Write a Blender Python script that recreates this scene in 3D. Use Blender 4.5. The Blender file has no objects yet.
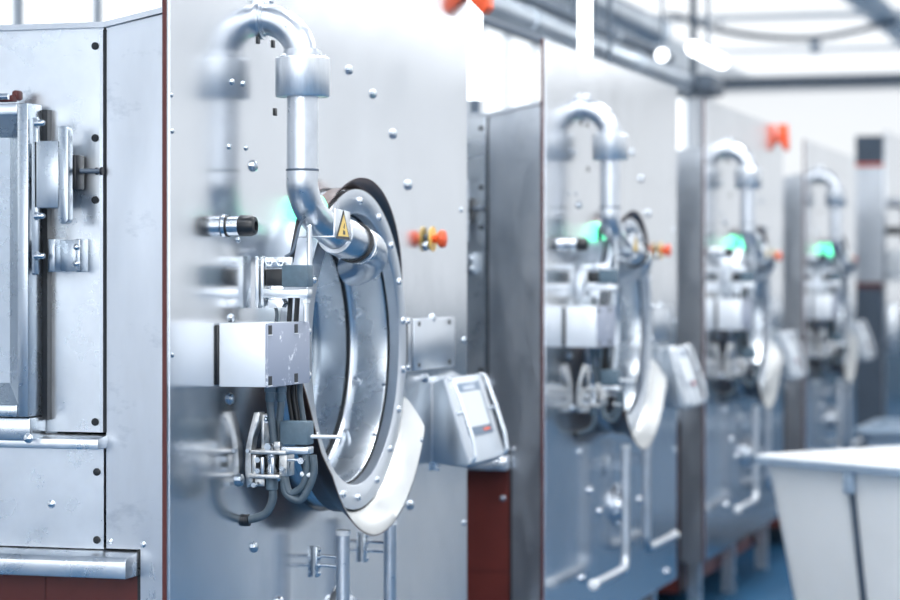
import bpy, bmesh, math, random
from mathutils import Vector, Matrix
random.seed(4)
scene = bpy.context.scene
COL = scene.collection

# ------------------------------------------------------------------ camera
FPX, VPX, HOR = 2450.0, 1180.0, 277.0
CAMX, CAMZ = 2.05, 1.55
TH = math.atan((VPX - 450) / FPX)
SN, CS = math.sin(TH), math.cos(TH)
cam = bpy.data.cameras.new('camera'); camo = bpy.data.objects.new('camera', cam); COL.objects.link(camo)
camo.location = (CAMX, 0, CAMZ)
camo.rotation_euler = (math.pi / 2, 0, TH)
cam.sensor_width = 36; cam.lens = 36 * FPX / 900
cam.shift_y = -(300 - HOR) / 900
cam.clip_start = 0.1; cam.clip_end = 200
cam.dof.use_dof = True; cam.dof.focus_distance = 5.5; cam.dof.aperture_fstop = 2.7
scene.camera = camo

# measured positions of the photograph turned into metres ------------------
def on_x(px, py, X=0.0):                 # point on the plane X = const (parallel to the machine fronts)
    t = (px - 450) / FPX
    z = (X - CAMX) / (t * CS - SN)
    return Vector((X, z * (t * SN + CS), CAMZ - (py - HOR) / FPX * z))
def on_y(px, py, Y):                     # point on the plane Y = const (parallel to the machine sides)
    t = (px - 450) / FPX
    x = Y * (t * CS - SN) / (CS + t * SN)
    z = -x * SN + Y * CS
    return Vector((x + CAMX, Y, CAMZ - (py - HOR) / FPX * z))
def on_z(px, py, H):                     # point at height H
    z = (CAMZ - H) * FPX / (py - HOR); u = (px - 450) / FPX * z
    return Vector((CAMX + u * CS - z * SN, u * SN + z * CS, H))
Y1 = on_x(167, 0).y                      # near edge of the first machine's front
M2 = on_x(544, 0).y; M3 = on_x(705, 0).y; M4 = on_x(805, 0).y
def fx(px, py, X=0.0): p = on_x(px, py, X); return Vector((p.x, p.y - Y1, p.z))
def fy(px, py, yl): p = on_y(px, py, yl + Y1); return Vector((p.x, yl, p.z))

# ------------------------------------------------------------------ materials
def new_mat(name):
    m = bpy.data.materials.new(name); m.use_nodes = True
    nt = m.node_tree; b = nt.nodes['Principled BSDF']
    return m, nt, b
def noise(nt, scale, stretch=(1, 1, 1), detail=4, rough=.6):
    tc = nt.nodes.new('ShaderNodeTexCoord'); mp = nt.nodes.new('ShaderNodeMapping'); n = nt.nodes.new('ShaderNodeTexNoise')
    mp.inputs['Scale'].default_value = stretch
    n.inputs['Scale'].default_value = scale; n.inputs['Detail'].default_value = detail; n.inputs['Roughness'].default_value = rough
    nt.links.new(tc.outputs['Object'], mp.inputs['Vector']); nt.links.new(mp.outputs[0], n.inputs['Vector'])
    return n
def ramp(nt, src, stops):
    r = nt.nodes.new('ShaderNodeValToRGB'); e = r.color_ramp.elements
    e[0].position, e[0].color = stops[0][0], (*stops[0][1], 1)
    e[1].position, e[1].color = stops[-1][0], (*stops[-1][1], 1)
    for p, c in stops[1:-1]:
        k = e.new(p); k.color = (*c, 1)
    nt.links.new(src, r.inputs[0]); return r
def metal(name, col, rough, var=.06, scale=3, stretch=(1, 1, 1), bump=0., bscale=40, colvar=.08, metallic=1.0):
    m, nt, b = new_mat(name)
    b.inputs['Metallic'].default_value = metallic
    n = noise(nt, scale, stretch)
    lo = [c * (1 - colvar) for c in col]; hi = [min(1, c * (1 + colvar * .5)) for c in col]
    r = ramp(nt, n.outputs['Fac'], [(.3, lo), (.7, hi)])
    nt.links.new(r.outputs[0], b.inputs['Base Color'])
    n2 = noise(nt, scale * 2.3, stretch, 6)
    mr = nt.nodes.new('ShaderNodeMapRange')
    mr.inputs['From Min'].default_value = .3; mr.inputs['From Max'].default_value = .7
    mr.inputs['To Min'].default_value = max(.02, rough - var); mr.inputs['To Max'].default_value = rough + var
    nt.links.new(n2.outputs['Fac'], mr.inputs['Value']); nt.links.new(mr.outputs[0], b.inputs['Roughness'])
    if bump:
        n3 = noise(nt, bscale, stretch, 3); bp = nt.nodes.new('ShaderNodeBump'); bp.inputs['Strength'].default_value = bump
        bp.inputs['Distance'].default_value = .002
        nt.links.new(n3.outputs['Fac'], bp.inputs['Height']); nt.links.new(bp.outputs[0], b.inputs['Normal'])
    return m
def plain(name, col, rough=.5, metallic=0., var=.1, scale=8, coat=0.):
    m, nt, b = new_mat(name)
    n = noise(nt, scale)
    r = ramp(nt, n.outputs['Fac'], [(.3, [c * (1 - var) for c in col]), (.7, [min(1, c * (1 + var)) for c in col])])
    nt.links.new(r.outputs[0], b.inputs['Base Color'])
    b.inputs['Roughness'].default_value = rough; b.inputs['Metallic'].default_value = metallic
    b.inputs['Coat Weight'].default_value = coat
    return m
def glow(name, col, strength):
    m, nt, b = new_mat(name)
    b.inputs['Base Color'].default_value = (*[c * .12 for c in col], 1); b.inputs['Roughness'].default_value = .6
    b.inputs['Emission Color'].default_value = (*col, 1); b.inputs['Emission Strength'].default_value = strength
    return m
M = {
 'panel': metal('front_sheet_steel', (.69, .712, .742), .19, .035, 2.2, (1, 1, 1), .05, 1.6, .05),
 'side': metal('side_sheet_steel', (.62, .65, .69), .34, .07, 2.5, (3, 1, .8), .05, 3, .10),
 'plate': metal('plate_steel', (.78, .81, .84), .30, .06, 6, (1, 1, 1), .08, 20, .10),
 'pipe': metal('pipe_steel', (.66, .69, .73), .33, .07, 14, (1, 1, 1), .06, 60, .14),
 'polish': metal('polished_steel', (.74, .77, .81), .22, .05, 10, (1, 1, 1), 0, 1, .05),
 'bezel': metal('satin_steel', (.70, .74, .79), .30, .03, 5, (1, 1, 1), 0, 60, .03),
 'lip': metal('lip_steel', (.42, .43, .43), .42, .04, 8, (1, 1, 1), .03, 40, .04),
 'drum': metal('drum_steel', (.60, .64, .68), .27, .03, 3, (1, 1, 1), 0, 20, .05),
 'unit': metal('unit_side_steel', (.36, .41, .46), .35, .06, 5),
 'latch': metal('latch_steel', (.56, .61, .66), .28, .04, 5),
 'cap': metal('bright_turned_steel', (.84, .86, .88), .36, .05, 20, (6, 6, 1), 0, 1, .1),
 'disc': metal('drum_back_steel', (.52, .58, .64), .20, .05, 4, (1, 1, 1), .08, 6, .15),
 'dark': plain('black_plastic', (.012, .014, .017), .35),
 'gap': plain('dark_recess', (.01, .013, .017), .7),
 'brown': metal('brown_coated_steel', (.20, .14, .125), .35, .06, 8),  # brown tone of the brim and the lip's outer shell
 'red': plain('oxide_red_paint', (.12, .020, .015), .45, 0, .12),
 'edge': plain('red_brown_edge', (.09, .014, .012), .5),
 'grey': plain('blue_grey_cast_housing', (.09, .14, .18), .45, 0, .12, 60),
 'lid': plain('grey_painted_lid', (.36, .39, .47), .5, .2, .12, 25),
 'hose': plain('grey_rubber_hose', (.075, .105, .13), .38, 0, .15, 50),
 'brass': metal('worn_cast_steel', (.66, .66, .65), .38, .1, 40, (1, 1, 1), .3, 90, .35),
 'white': plain('white_plastic', (.80, .82, .83), .35),
 'unit_face': plain('pale_unit_face', (.60, .64, .68), .4, .2, .04),
 'housing': plain('pale_painted_housing', (.82, .85, .88), .35, .25, .04),
 'bin': plain('cream_bin_plastic', (.94, .93, .90), .32, 0, .03, 3),
 'rim': plain('grey_rim_plastic', (.33, .42, .52), .4, 0, .1, 6),
 'yellow': plain('yellow_plastic', (.75, .50, .12), .4),
 'sticker': plain('sticker_yellow', (.80, .56, .16), .5),
 'orange': plain('orange_red_plastic', (.82, .10, .025), .35),
 'screen': glow('lit_screen', (.80, .88, .95), .8),
 'screenbar': plain('screen_header', (.16, .22, .30), .3),
 'green': glow('green_signal_light', (.12, 1.0, .52), 4),
 'tube': glow('lit_tube', (.93, .97, 1.0), 5),
 'window': glow('daylit_window_pane', (.94, .98, 1.0), 1.5),
 'window_right': glow('aisle_window_pane', (.93, .965, 1.0), 1.0),
 'window_sky': glow('skylight_pane', (.94, .97, 1.0), .98),
 'window_far': glow('frosted_window_pane', (.94, .97, 1.0), .80),
 'window_near': glow('near_window_pane', (.94, .97, 1.0), 3.3),
 'wall': plain('white_wall_paint', (.88, .90, .93), .7, 0, .03, 1.5),
 'ceil': plain('white_ceiling_paint', (.88, .90, .92), .8, 0, .03, 1.5),
 'dado': plain('blue_grey_dado_paint', (.08, .15, .22), .6, 0, .05, 2),
 'frame': plain('grey_window_frame', (.40, .46, .54), .5),
 'duct': metal('duct_steel', (.60, .66, .72), .35, .08, 3, (1, 1, 1), .05, 10, .15),
 'darksteel': plain('dark_blue_steel', (.10, .13, .17), .5, .3),
 'grout': plain('pale_blue_band', (.55, .60, .68), .5, .4),
}
def floor_mat():
    m, nt, b = new_mat('blue_floor_coating')
    n = noise(nt, 1.2, (1, 1, 1), 5)
    r = ramp(nt, n.outputs['Fac'], [(.3, (.013, .075, .16)), (.7, (.022, .105, .21))])
    nt.links.new(r.outputs[0], b.inputs['Base Color']); b.inputs['Roughness'].default_value = .55; b.inputs['Specular IOR Level'].default_value = .18
    return m
M['floor'] = floor_mat()
def stain(mname, scale, lo, hi, amount):     # worn patches with their own shape on a metal sheet
    m = M[mname].copy(); nt = m.node_tree; b = nt.nodes['Principled BSDF']
    src = b.inputs['Base Color'].links[0].from_socket
    n = noise(nt, scale, (1, 1, 1.6), 8, .7)
    r = ramp(nt, n.outputs['Fac'], [(lo, (0, 0, 0)), (hi, (1, 1, 1))])
    mx = nt.nodes.new('ShaderNodeMix'); mx.data_type = 'RGBA'; mx.blend_type = 'MULTIPLY'
    mul = nt.nodes.new('ShaderNodeMath'); mul.operation = 'MULTIPLY'; mul.inputs[1].default_value = amount
    nt.links.new(r.outputs[0], mul.inputs[0]); nt.links.new(mul.outputs[0], mx.inputs['Factor'])
    nt.links.new(src, mx.inputs['A']); mx.inputs['B'].default_value = (.45, .5, .56, 1)
    nt.links.new(mx.outputs['Result'], b.inputs['Base Color'])
    return m
M['side_worn'] = stain('side', 7, .56, .68, .35)
M['access'] = stain('plate', 9, .60, .66, .45); M['access'].name = 'access_side_steel'
M['lid_worn'] = stain('lid', 14, .60, .64, -.0)
def worn_lid():
    m, nt, b = new_mat('scuffed_grey_lid')
    n = noise(nt, 16, (1, 1, 1.2), 7, .75)
    r = ramp(nt, n.outputs['Fac'], [(.60, (.35, .38, .46)), (.64, (.80, .82, .86))])
    nt.links.new(r.outputs[0], b.inputs['Base Color']); b.inputs['Roughness'].default_value = .5; b.inputs['Metallic'].default_value = .15
    return m
M['lid_worn'] = worn_lid()

# ------------------------------------------------------------------ mesh building
def frame(d):
    d = Vector(d).normalized(); a = Vector((0, 0, 1)) if abs(d.z) < .9 else Vector((0, 1, 0))
    u = d.cross(a).normalized(); return u, d.cross(u).normalized()
class MB:
    def __init__(s): s.bm = bmesh.new()
    def box(s, x0, x1, y0, y1, z0, z1, bev=0., seg=2):
        g = bmesh.ops.create_cube(s.bm, size=1.0)
        c = Vector(((x0 + x1) / 2, (y0 + y1) / 2, (z0 + z1) / 2))
        for v in g['verts']:
            v.co = Vector((v.co.x * abs(x1 - x0), v.co.y * abs(y1 - y0), v.co.z * abs(z1 - z0))) + c
        if bev:
            es = list({e for v in g['verts'] for e in v.link_edges})
            bmesh.ops.bevel(s.bm, geom=es, offset=bev, segments=seg, affect='EDGES', profile=.5)
        return s
    def prism(s, pts, axis, a0, a1, bev=0.):      # 2D outline pts extruded along axis between a0 and a1
        def P(p, a):
            return {'x': (a, p[0], p[1]), 'y': (p[0], a, p[1]), 'z': (p[0], p[1], a)}[axis]
        v0 = [s.bm.verts.new(P(p, a0)) for p in pts]; v1 = [s.bm.verts.new(P(p, a1)) for p in pts]
        fs = [s.bm.faces.new(v0), s.bm.faces.new(v1[::-1])]
        n = len(pts)
        for i in range(n): fs.append(s.bm.faces.new((v0[i], v1[i], v1[(i + 1) % n], v0[(i + 1) % n])))
        if bev:
            bmesh.ops.recalc_face_normals(s.bm, faces=fs)
            es = list({e for f in fs for e in f.edges})
            bmesh.ops.bevel(s.bm, geom=es, offset=bev, segments=2, affect='EDGES', profile=.5)
        return s
    def rings(s, rs, cap0=True, cap1=True, closed=False):
        n = len(rs[0]); vs = [[s.bm.verts.new(p) for p in r] for r in rs]
        m = len(vs)
        for i in range(m if closed else m - 1):
            a, b = vs[i], vs[(i + 1) % m]
            for k in range(n): s.bm.faces.new((a[k], a[(k + 1) % n], b[(k + 1) % n], b[k]))
        if not closed:
            if cap0: s.bm.faces.new(vs[0][::-1])
            if cap1: s.bm.faces.new(vs[-1])
        return s
    def cyl(s, p0, p1, r0, r1=None, seg=24):
        p0, p1 = Vector(p0), Vector(p1); r1 = r0 if r1 is None else r1; u, v = frame(p1 - p0)
        f = lambda p, r: [p + (u * math.cos(2 * math.pi * k / seg) + v * math.sin(2 * math.pi * k / seg)) * r for k in range(seg)]
        return s.rings([f(p0, r0), f(p1, r1)])
    def turned(s, p0, d, prof, seg=32, caps=True):     # profile [(distance, radius)] spun round the axis d from p0
        p0 = Vector(p0); d = Vector(d).normalized(); u, v = frame(d)
        rs = [[p0 + d * a + (u * math.cos(2 * math.pi * k / seg) + v * math.sin(2 * math.pi * k / seg)) * max(r, 1e-5) for k in range(seg)] for a, r in prof]
        return s.rings(rs, caps, caps)
    def tube(s, pts, r, seg=16, radii=None):
        pts = [Vector(p) for p in pts]; n = len(pts)
        T = [(pts[min(i + 1, n - 1)] - pts[max(i - 1, 0)]).normalized() for i in range(n)]
        u, v = frame(T[0]); rs = []
        for i in range(n):
            u = (u - T[i] * u.dot(T[i])).normalized(); v = T[i].cross(u)
            rr = radii[i] if radii else r
            rs.append([pts[i] + (u * math.cos(2 * math.pi * k / seg) + v * math.sin(2 * math.pi * k / seg)) * rr for k in range(seg)])
        return s.rings(rs)
    def ball(s, c, r, seg=12, sq=(1, 1, 1)):
        g = bmesh.ops.create_uvsphere(s.bm, u_segments=seg, v_segments=seg // 2, radius=r)
        for v in g['verts']: v.co = Vector((v.co.x * sq[0], v.co.y * sq[1], v.co.z * sq[2])) + Vector(c)
        return s
    def build(s, name, mat, parent=None, loc=None, sharp=.62):
        bm = s.bm
        bmesh.ops.recalc_face_normals(bm, faces=bm.faces)
        for f in bm.faces: f.smooth = True
        for e in bm.edges:
            if len(e.link_faces) == 2 and e.calc_face_angle(0) > sharp: e.smooth = False
        me = bpy.data.meshes.new(name); bm.to_mesh(me); bm.free(); me.materials.append(mat)
        o = bpy.data.objects.new(name, me); COL.objects.link(o)
        if parent: o.parent = parent
        if loc: o.location = loc
        return o
def spline(pts, n=8):                      # Catmull-Rom
    pts = [Vector(p) for p in pts]; P = [pts[0] * 2 - pts[1]] + pts + [pts[-1] * 2 - pts[-2]]; out = []
    for i in range(1, len(P) - 2):
        for k in range(n):
            t = k / n; a, b, c, d = P[i - 1], P[i], P[i + 1], P[i + 2]
            out.append(.5 * ((2 * b) + (c - a) * t + (2 * a - 5 * b + 4 * c - d) * t * t + (3 * b - a - 3 * c + d) * t ** 3))
    out.append(pts[-1]); return out
def fillet(pts, r, n=8):                   # polyline with rounded corners
    pts = [Vector(p) for p in pts]; out = [pts[0]]
    for i in range(1, len(pts) - 1):
        a, b, c = pts[i - 1], pts[i], pts[i + 1]
        d1 = (a - b).normalized(); d2 = (c - b).normalized()
        p, q = b + d1 * r, b + d2 * r
        for k in range(n + 1):
            t = k / n; out.append(p * (1 - t) ** 2 + b * 2 * t * (1 - t) + q * t * t)
    out.append(pts[-1]); return out
def empty(name, loc, label, cat, group=None):
    o = bpy.data.objects.new(name, None); COL.objects.link(o); o.location = loc
    o['label'] = label; o['category'] = cat
    if group: o['group'] = group
    return o
def tag(o, label, cat, group=None):
    o['label'] = label; o['category'] = cat
    if group: o['group'] = group
    return o
def struct(o): o['kind'] = 'structure'; return o
def bolt(parent, p, d=(1, 0, 0), r=.007, mat='polish', name='bolt'):
    return MB().turned(p, d, [(0, r * 1.25), (.001, r * 1.25), (.0011, r * 1.1), (r * .55, r * 1.05), (r * .8, r * .7), (r * .85, .0005)], 10).build(name, M[mat], parent)
def copy_tree(o, parent):
    c = o.copy(); COL.objects.link(c); c.parent = parent
    for ch in list(o.children): copy_tree(ch, c)
    return c

# ------------------------------------------------------------------ the setting
XW, XB, YN, YF, HC = 7.0, -4.0, -6.0, 32.0, 4.15
struct(MB().box(XB - .3, XW + .3, YN - .3, YF + .3, -.2, 0).build('floor', M['floor']))
struct(MB().box(XB - .3, XW + .3, YN - .3, YF + .3, HC, HC + .2).build('ceiling', M['ceil']))
def wall_windows(name, axis, pos, thick, a0, a1, wins, z0, z1, inward):
    # wall made of piers around window openings
    mb = MB()
    def B(p0, p1, q0, q1):
        if axis == 'x': mb.box(pos, pos + thick, p0, p1, q0, q1)
        else: mb.box(p0, p1, pos, pos + thick, q0, q1)
    B(a0, a1, 0, z0); B(a0, a1, z1, HC)
    edges = [a0] + [v for w in wins for v in w] + [a1]
    for i in range(0, len(edges), 2):
        if edges[i + 1] - edges[i] > .01: B(edges[i], edges[i + 1], z0, z1)
    return struct(mb.build(name, M['wall']))
WN = [0]
def window(axis, pos, w0, w1, z0, z1, nm, mat='window'):
    WN[0] += 1
    r = MB()
    if axis == 'x': r.box(pos - .01, pos + .01, w0, w1, z0, z1)
    else: r.box(w0, w1, pos - .01, pos + .01, z0, z1)
    o = struct(r.build('window_%d' % WN[0], M[mat]))
    f = MB(); t = .045
    for k in range(nm + 1):
        a = w0 + (w1 - w0) * k / nm
        if axis == 'x': f.box(pos - .04, pos + .04, a - t, a + t, z0, z1)
        else: f.box(a - t, a + t, pos - .04, pos + .04, z0, z1)
    for h in (z0 + .03, z1 - .03):
        if axis == 'x': f.box(pos - .04, pos + .04, w0, w1, h - .03, h + .03)
        else: f.box(w0, w1, pos - .04, pos + .04, h - .03, h + .03)
    fr = f.build('window_frame', M['frame'], o)
bw = [(1 + 3.4 * i, 4.1 + 3.4 * i) for i in range(9)]
wall_windows('wall_back', 'x', XB - .25, .25, YN, YF, bw, 1.9, 3.9, 1)
for a, b in bw: window('x', XB - .1, a, b, 1.9, 3.9, 3)
ow = [(-5 + 4.1 * i, -1.4 + 4.1 * i) for i in range(9)]
wall_windows('wall_right', 'x', XW, .25, YN, YF, ow, .95, 3.9, -1)
for a, b in ow: window('x', XW + .1, a, b, .95, 3.9, 3, 'window_right')
fw = [(-3.9, .9), (1.1, 3.9), (4.1, 6.9)]
wall_windows('wall_far', 'y', YF, .25, XB, XW, fw, 1.1, 3.98, 1)
for a, b in fw:
    WN[0] += 1
    o = struct(MB().box(a, b, YF + .02, YF + .04, 1.1, 3.98).build('window_%d' % WN[0], M['window_far']))  # glowing panes added so the far wall comes out bright
    MB().box(a, a + .04, YF - .01, YF + .02, 1.1, 3.98).box(b - .04, b, YF - .01, YF + .02, 1.1, 3.98).box(a, b, YF - .01, YF + .02, 1.1, 1.14).build('window_frame', M['ceil'], o)
nw = [(-3.8, -.2), (.2, 3.4), (3.8, 6.8)]
wall_windows('wall_near', 'y', YN - .25, .25, XB, XW, nw, .9, 3.9, 1)
for a, b in nw: window('y', YN - .1, a, b, .9, 3.9, 3, 'window_near')  # unseen glowing panes added behind the camera to brighten the washers' near sides
struct(MB().box(XB, XW, YF - .25, YF - .02, HC - .12, HC).build('trim_1', M['darksteel']))

def area(loc, sx, sy, power, rot=(0, 0, 0), col=(.99, .995, 1)):
    l = bpy.data.lights.new('ceiling_lamp_light', 'AREA'); l.shape = 'RECTANGLE'; l.size = sx; l.size_y = sy; l.energy = power; l.color = col
    o = bpy.data.objects.new('ceiling_lamp_light', l); COL.objects.link(o); o.location = loc; o.rotation_euler = rot
    return o
for Y in (17.0, 20.6, 24.2, 27.8):
    for X in (-3.2, -.6, 2.0, 4.6):
        WN[0] += 1
        o = struct(MB().box(X, X + 2.3, Y, Y + 3.2, HC - .03, HC - .01).build('window_%d' % WN[0], M['window_sky']))  # glowing panels added to whiten the ceiling and light the far wall
        f = MB()
        for a, b, c, d in ((X - .04, X + .03, Y, Y + 3.2), (X + 2.27, X + 2.34, Y, Y + 3.2), (X, X + 2.3, Y - .04, Y + .03), (X, X + 2.3, Y + 3.17, Y + 3.24)):
            f.box(a, b, c, d, HC - .045, HC)
        f.build('window_frame', M['ceil'], o)
for X, P in ((2.6, 52), (5.0, 52)):
    for k in range(6): area((X, -2.5 + 6.0 * k, HC - .08), 1.0, 4.2, P * (1.35 if k < 3 else (1 if k < 3 else .6)))  # unseen area lights put in under the ceiling to light the hall
for k in range(4): area((.7, -2.5 + 4.6 * k, HC - .08), .4, 2.6, 85)  # unseen row added over the machine fronts to brighten bin and pipes
w = bpy.data.worlds.new('world'); scene.world = w; w.use_nodes = True
w.node_tree.nodes['Background'].inputs[0].default_value = (.8, .9, 1, 1); w.node_tree.nodes['Background'].inputs[1].default_value = .3

struct(MB().box(XW - .06, XW, YN, YF, 0, .95).build('trim_2', M['dado']))  # dark band added low on the aisle wall to deepen panel reflections
struct(MB().box(XB, XW - .06, YF - .06, YF - .005, 0, 1.05).build('trim_3', M['dado']))  # same added dark band on the far wall, for the panel reflections
# ------------------------------------------------------------------ washer: front equipment (local: X out of the front, Y along the row, Z height)
RC = fx(357, 349, .06); RY, RZ = RC.y, RC.z       # centre of the door ring
PW = fx(467, 0).y                                  # width of the front panel
def lathe_x(mb, prof, seg=96, closed=True):        # closed profile [(x, r)] turned round the ring axis
    rs = [[Vector((x, RY + math.cos(2 * math.pi * k / seg) * r, RZ + math.sin(2 * math.pi * k / seg) * r)) for k in range(seg)] for x, r in prof]
    return mb.rings(rs, closed=closed, cap0=False, cap1=False)

def front_panel(root, top, bot=.27):
    mb = MB(); angs = [2 * math.pi * k / 96 for k in range(96)]
    for (y, z) in ((0, bot), (PW, bot), (PW, top), (0, top)): angs.append(math.atan2(z - RZ, y - RY) % (2 * math.pi))
    angs = sorted(set(angs)); R = .392
    def edge(a):
        c, s_ = math.cos(a), math.sin(a); t = 1e9
        if c > 1e-9: t = min(t, (PW - RY) / c)
        if c < -1e-9: t = min(t, -RY / c)
        if s_ > 1e-9: t = min(t, (top - RZ) / s_)
        if s_ < -1e-9: t = min(t, (bot - RZ) / s_)
        return RY + c * t, RZ + s_ * t
    lay = []
    for x, inner in ((-.004, True), (0, True), (0, False), (-.004, False)):
        lay.append([Vector((x, RY + math.cos(a) * R, RZ + math.sin(a) * R)) if inner else Vector((x, *edge(a))) for a in angs])
    mb.rings(lay, closed=True)
    o = mb.build('front_panel', M['panel'], root)
    e = MB()
    t = .007
    e.box(-t - .002, -.0003, -.004, -.0002, bot, top); e.box(-t - .004, -.004, 0, .03, bot, top); e.box(-t - .004, -.004, PW - .03, PW, bot, top)
    e.box(-t - .004, -.004, .03, PW - .03, top - .03, top); e.box(-t - .004, -.004, .03, PW - .03, bot, bot + .03)
    e.build('panel_edging', M['edge'], o)
    s = MB().box(.0, .0016, .012, .016, bot + .01, top - .01)
    s.build('edge_bead', M['polish'], o)
    return o

def front_equipment(root):
    # --- bolts and studs on the sheet
    for px, py, r in ((232, 82, .006), (243, 84, .006), (229, 147, .0055), (246, 148, .0055), (253, 166, .012), (172, 131, .005),
                      (349, 70, .011), (373, 94, .011), (393, 134, .012), (408, 185, .013), (432, 318, .011), (425, 378, .012),
                      (410, 505, .012), (464, 340, .008), (464, 415, .008), (464, 523, .008), (230, 399, .011), (239, 480, .013),
                      (254, 547, .011), (238, 240, .006), (231, 318, .009), (426, 246, .012), (172, 355, .005), (171, 95, .005), (461, 210, .006)):
        bolt(root, fx(px, py), r=r, mat='latch')
    for px, py in ((258, 40), (273, 44), (275, 112)):
        p = fx(px, py); MB().box(0, .003, p.y - .008, p.y + .008, p.z - .009, p.z + .009, .001).build('slot_plug', M['dark'], root)
    # --- filling pipe: comes out of the sheet, turns down, ends in a nozzle over the drum
    j = fx(262, 19); y0, h0 = j.y, j.z; r = .037; X = .10
    path = [Vector((X * math.sin(a), y0, h0 - X + X * math.cos(a))) for a in [math.pi / 2 * k / 14 for k in range(15)]]
    pipe = MB().tube(path, r, 32).build('filling_pipe', M['pipe'], root)
    MB().turned((0, y0, h0), (1, 0, 0), [(.0, .048), (.006, .048), (.0061, .041), (.012, .041), (.0121, .037)], 32).build('wall_flange', M['pipe'], pipe)
    p = fx(262, 14, .01)
    MB().box(0, .022, y0 - .012, y0 + .012, h0 + .03, h0 + .052, .003).build('clamp_bracket', M['plate'], pipe)
    bolt(pipe, (.022, y0, h0 + .041), r=.007)
    hb = fx(302, 97, X).z; ht = fx(302, 57, X).z
    MB().turned((X, y0, ht + .018), (0, 0, -1), [(0, .037), (.001, .043), (.012, .045), (.018, .045)], 32).build('pipe_collar', M['pipe'], pipe)
    rr = []
    cap = MB().turned((X, y0, ht), (0, 0, -1), [(0, .03), (0.0005, .060), (.004, .0635), (ht - hb - .004, .0635), (ht - hb, .061), (ht - hb + .0005, .03)], 48).build('vacuum_breaker', M['cap'], pipe)
    for k in range(12):
        a = 2 * math.pi * k / 12
        MB().ball((X + .054 * math.cos(a), y0 + .054 * math.sin(a), ht + .001), .005, 8).build('rivet', M['polish'], cap) if k % 2 == 0 else None
    hs = fx(302, 170, X).z
    low = MB().tube([(X, y0, hb + .002), (X, y0, hs)], .0365, 32).build('down_pipe', M['pipe'], root)
    MB().turned((X, y0, hs + .003), (0, 0, -1), [(0, .0365), (.001, .0385), (.005, .0385), (.006, .0365)], 32).build('weld_ring', M['darksteel'], low)
    e = [Vector((X, y0, hs)), fx(303, 188, .10), fx(309, 208, .106), fx(321, 223, .114), fx(337, 235, .122), fx(348, 241, .126)]
    e[1].y = y0
    low2 = MB().tube(spline(e, 6), .037, 32).build('pipe_elbow', M['pipe'], root)
    n0, n1, n2 = fx(337, 235, .122), fx(353, 242, .128), fx(369, 250, .118)
    n3, n4 = fx(367, 262, .085), fx(352, 270, .03)
    noz = MB().tube(spline([n0, n1, n2, n3, n4], 6), .044, 32, radii=None)
    noz = noz.build('nozzle', M['pipe'], root)
    d = (n1 - n0).normalized()
    MB().turned(n0 - d * .012, d, [(0, .037), (.001, .046), (.012, .0475), (.07, .0485), (.0705, .044)], 36).build('nozzle_sleeve', M['pipe'], noz)
    q = n1 + d * .0
    MB().turned(q, (n2 - n0).normalized(), [(0, .044), (.001, .051), (.010, .051), (.011, .044)], 36).build('hose_clamp', M['dark'], noz)
    q2 = n1 + (n2 - n1).normalized() * .045
    MB().turned(q2, (n2 - n1).normalized(), [(0, .044), (.001, .0475), (.02, .0475), (.021, .044)], 36).build('nozzle_band', M['polish'], noz)
    # --- warning plate on its shelf
    a = fx(335, 208, .18); b = fx(351, 240, .18)
    wp = MB().prism([(a.y - .004, b.z + .006), (a.y + .004, a.z), (b.y - .006, a.z - .006), (b.y + .004, b.z - .004)], 'x', .176, .180, .0012).build('warning_plate', M['plate'], root)
    cy = (a.y + b.y) / 2; w_ = .047
    MB().prism([(cy - w_ - .004, b.z + .002), (cy + .002, a.z - .004), (cy + w_ - .002, b.z)], 'x', .180, .1812).build('warning_triangle', M['dark'], wp)
    MB().prism([(cy - w_ + .008, b.z + .008), (cy + .002, a.z - .014), (cy + w_ - .012, b.z + .007)], 'x', .1812, .1818).build('triangle_field', M['sticker'], wp)
    # hand symbol in the triangle
    zc = b.z + .008
    MB().prism([(cy - .006, zc + .004), (cy + .010, zc + .004), (cy + .008, zc + .012), (cy - .004, zc + .014)], 'x', .1818, .1823).prism(
        [(cy - .002, zc + .020), (cy + .004, zc + .017), (cy + .008, zc + .028), (cy + .005, zc + .030)], 'x', .1818, .1823).build('hand_symbol', M['dark'], wp)
    s0 = fx(306, 233, .10)
    MB().box(.085, .180, a.y - .004, a.y + .03, b.z + .004, b.z + .008, .001).build('plate_shelf', M['plate'], root)
    # --- green signal light behind the pipe elbow
    g = fx(306, 211, 0)
    gl = MB().turned((.012, g.y, g.z), (1, 0, 0), [(0, .030), (.018, .030), (.030, .026), (.040, .014), (.042, .001)], 28)
    for v in gl.bm.verts: v.co.z = g.z + (v.co.z - g.z) * 1.35
    gl = gl.build('green_signal_light', M['green'], root)
    MB().turned((0, g.y, g.z), (1, 0, 0), [(0, .030), (.012, .030), (.0125, .027)], 28).build('light_socket', M['dark'], gl)
    # --- round sensor with black end
    k = fx(226, 226, 0); kk = MB().turned((0, k.y, k.z), (1, 0, 0), [(0, .027), (.004, .027), (.0045, .0225), (.034, .0225)], 32).build('level_sensor', M['polish'], root)
    MB().turned((.004, k.y, k.z), (1, 0, 0), [(0, .0245), (.004, .0245)], 32).build('seal_ring', M['dark'], kk)
    MB().turned((.034, k.y, k.z), (1, 0, 0), [(0, .0225), (.002, .0238), (.028, .0235), (.036, .020), (.038, .014), (.0381, .011), (.030, .010), (.030, .0005)], 32).build('sensor_cap', M['dark'], kk)
    # --- emergency stop
    k = fx(428, 239, 0)
    es = MB().turned((0, k.y, k.z), (1, 0, 0), [(0, .014), (.010, .014)], 24).build('emergency_stop', M['darksteel'], root)
    MB().turned((.010, k.y, k.z), (1, 0, 0), [(0, .034), (.006, .036)], 32).build('yellow_ring', M['yellow'], es)
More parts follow.
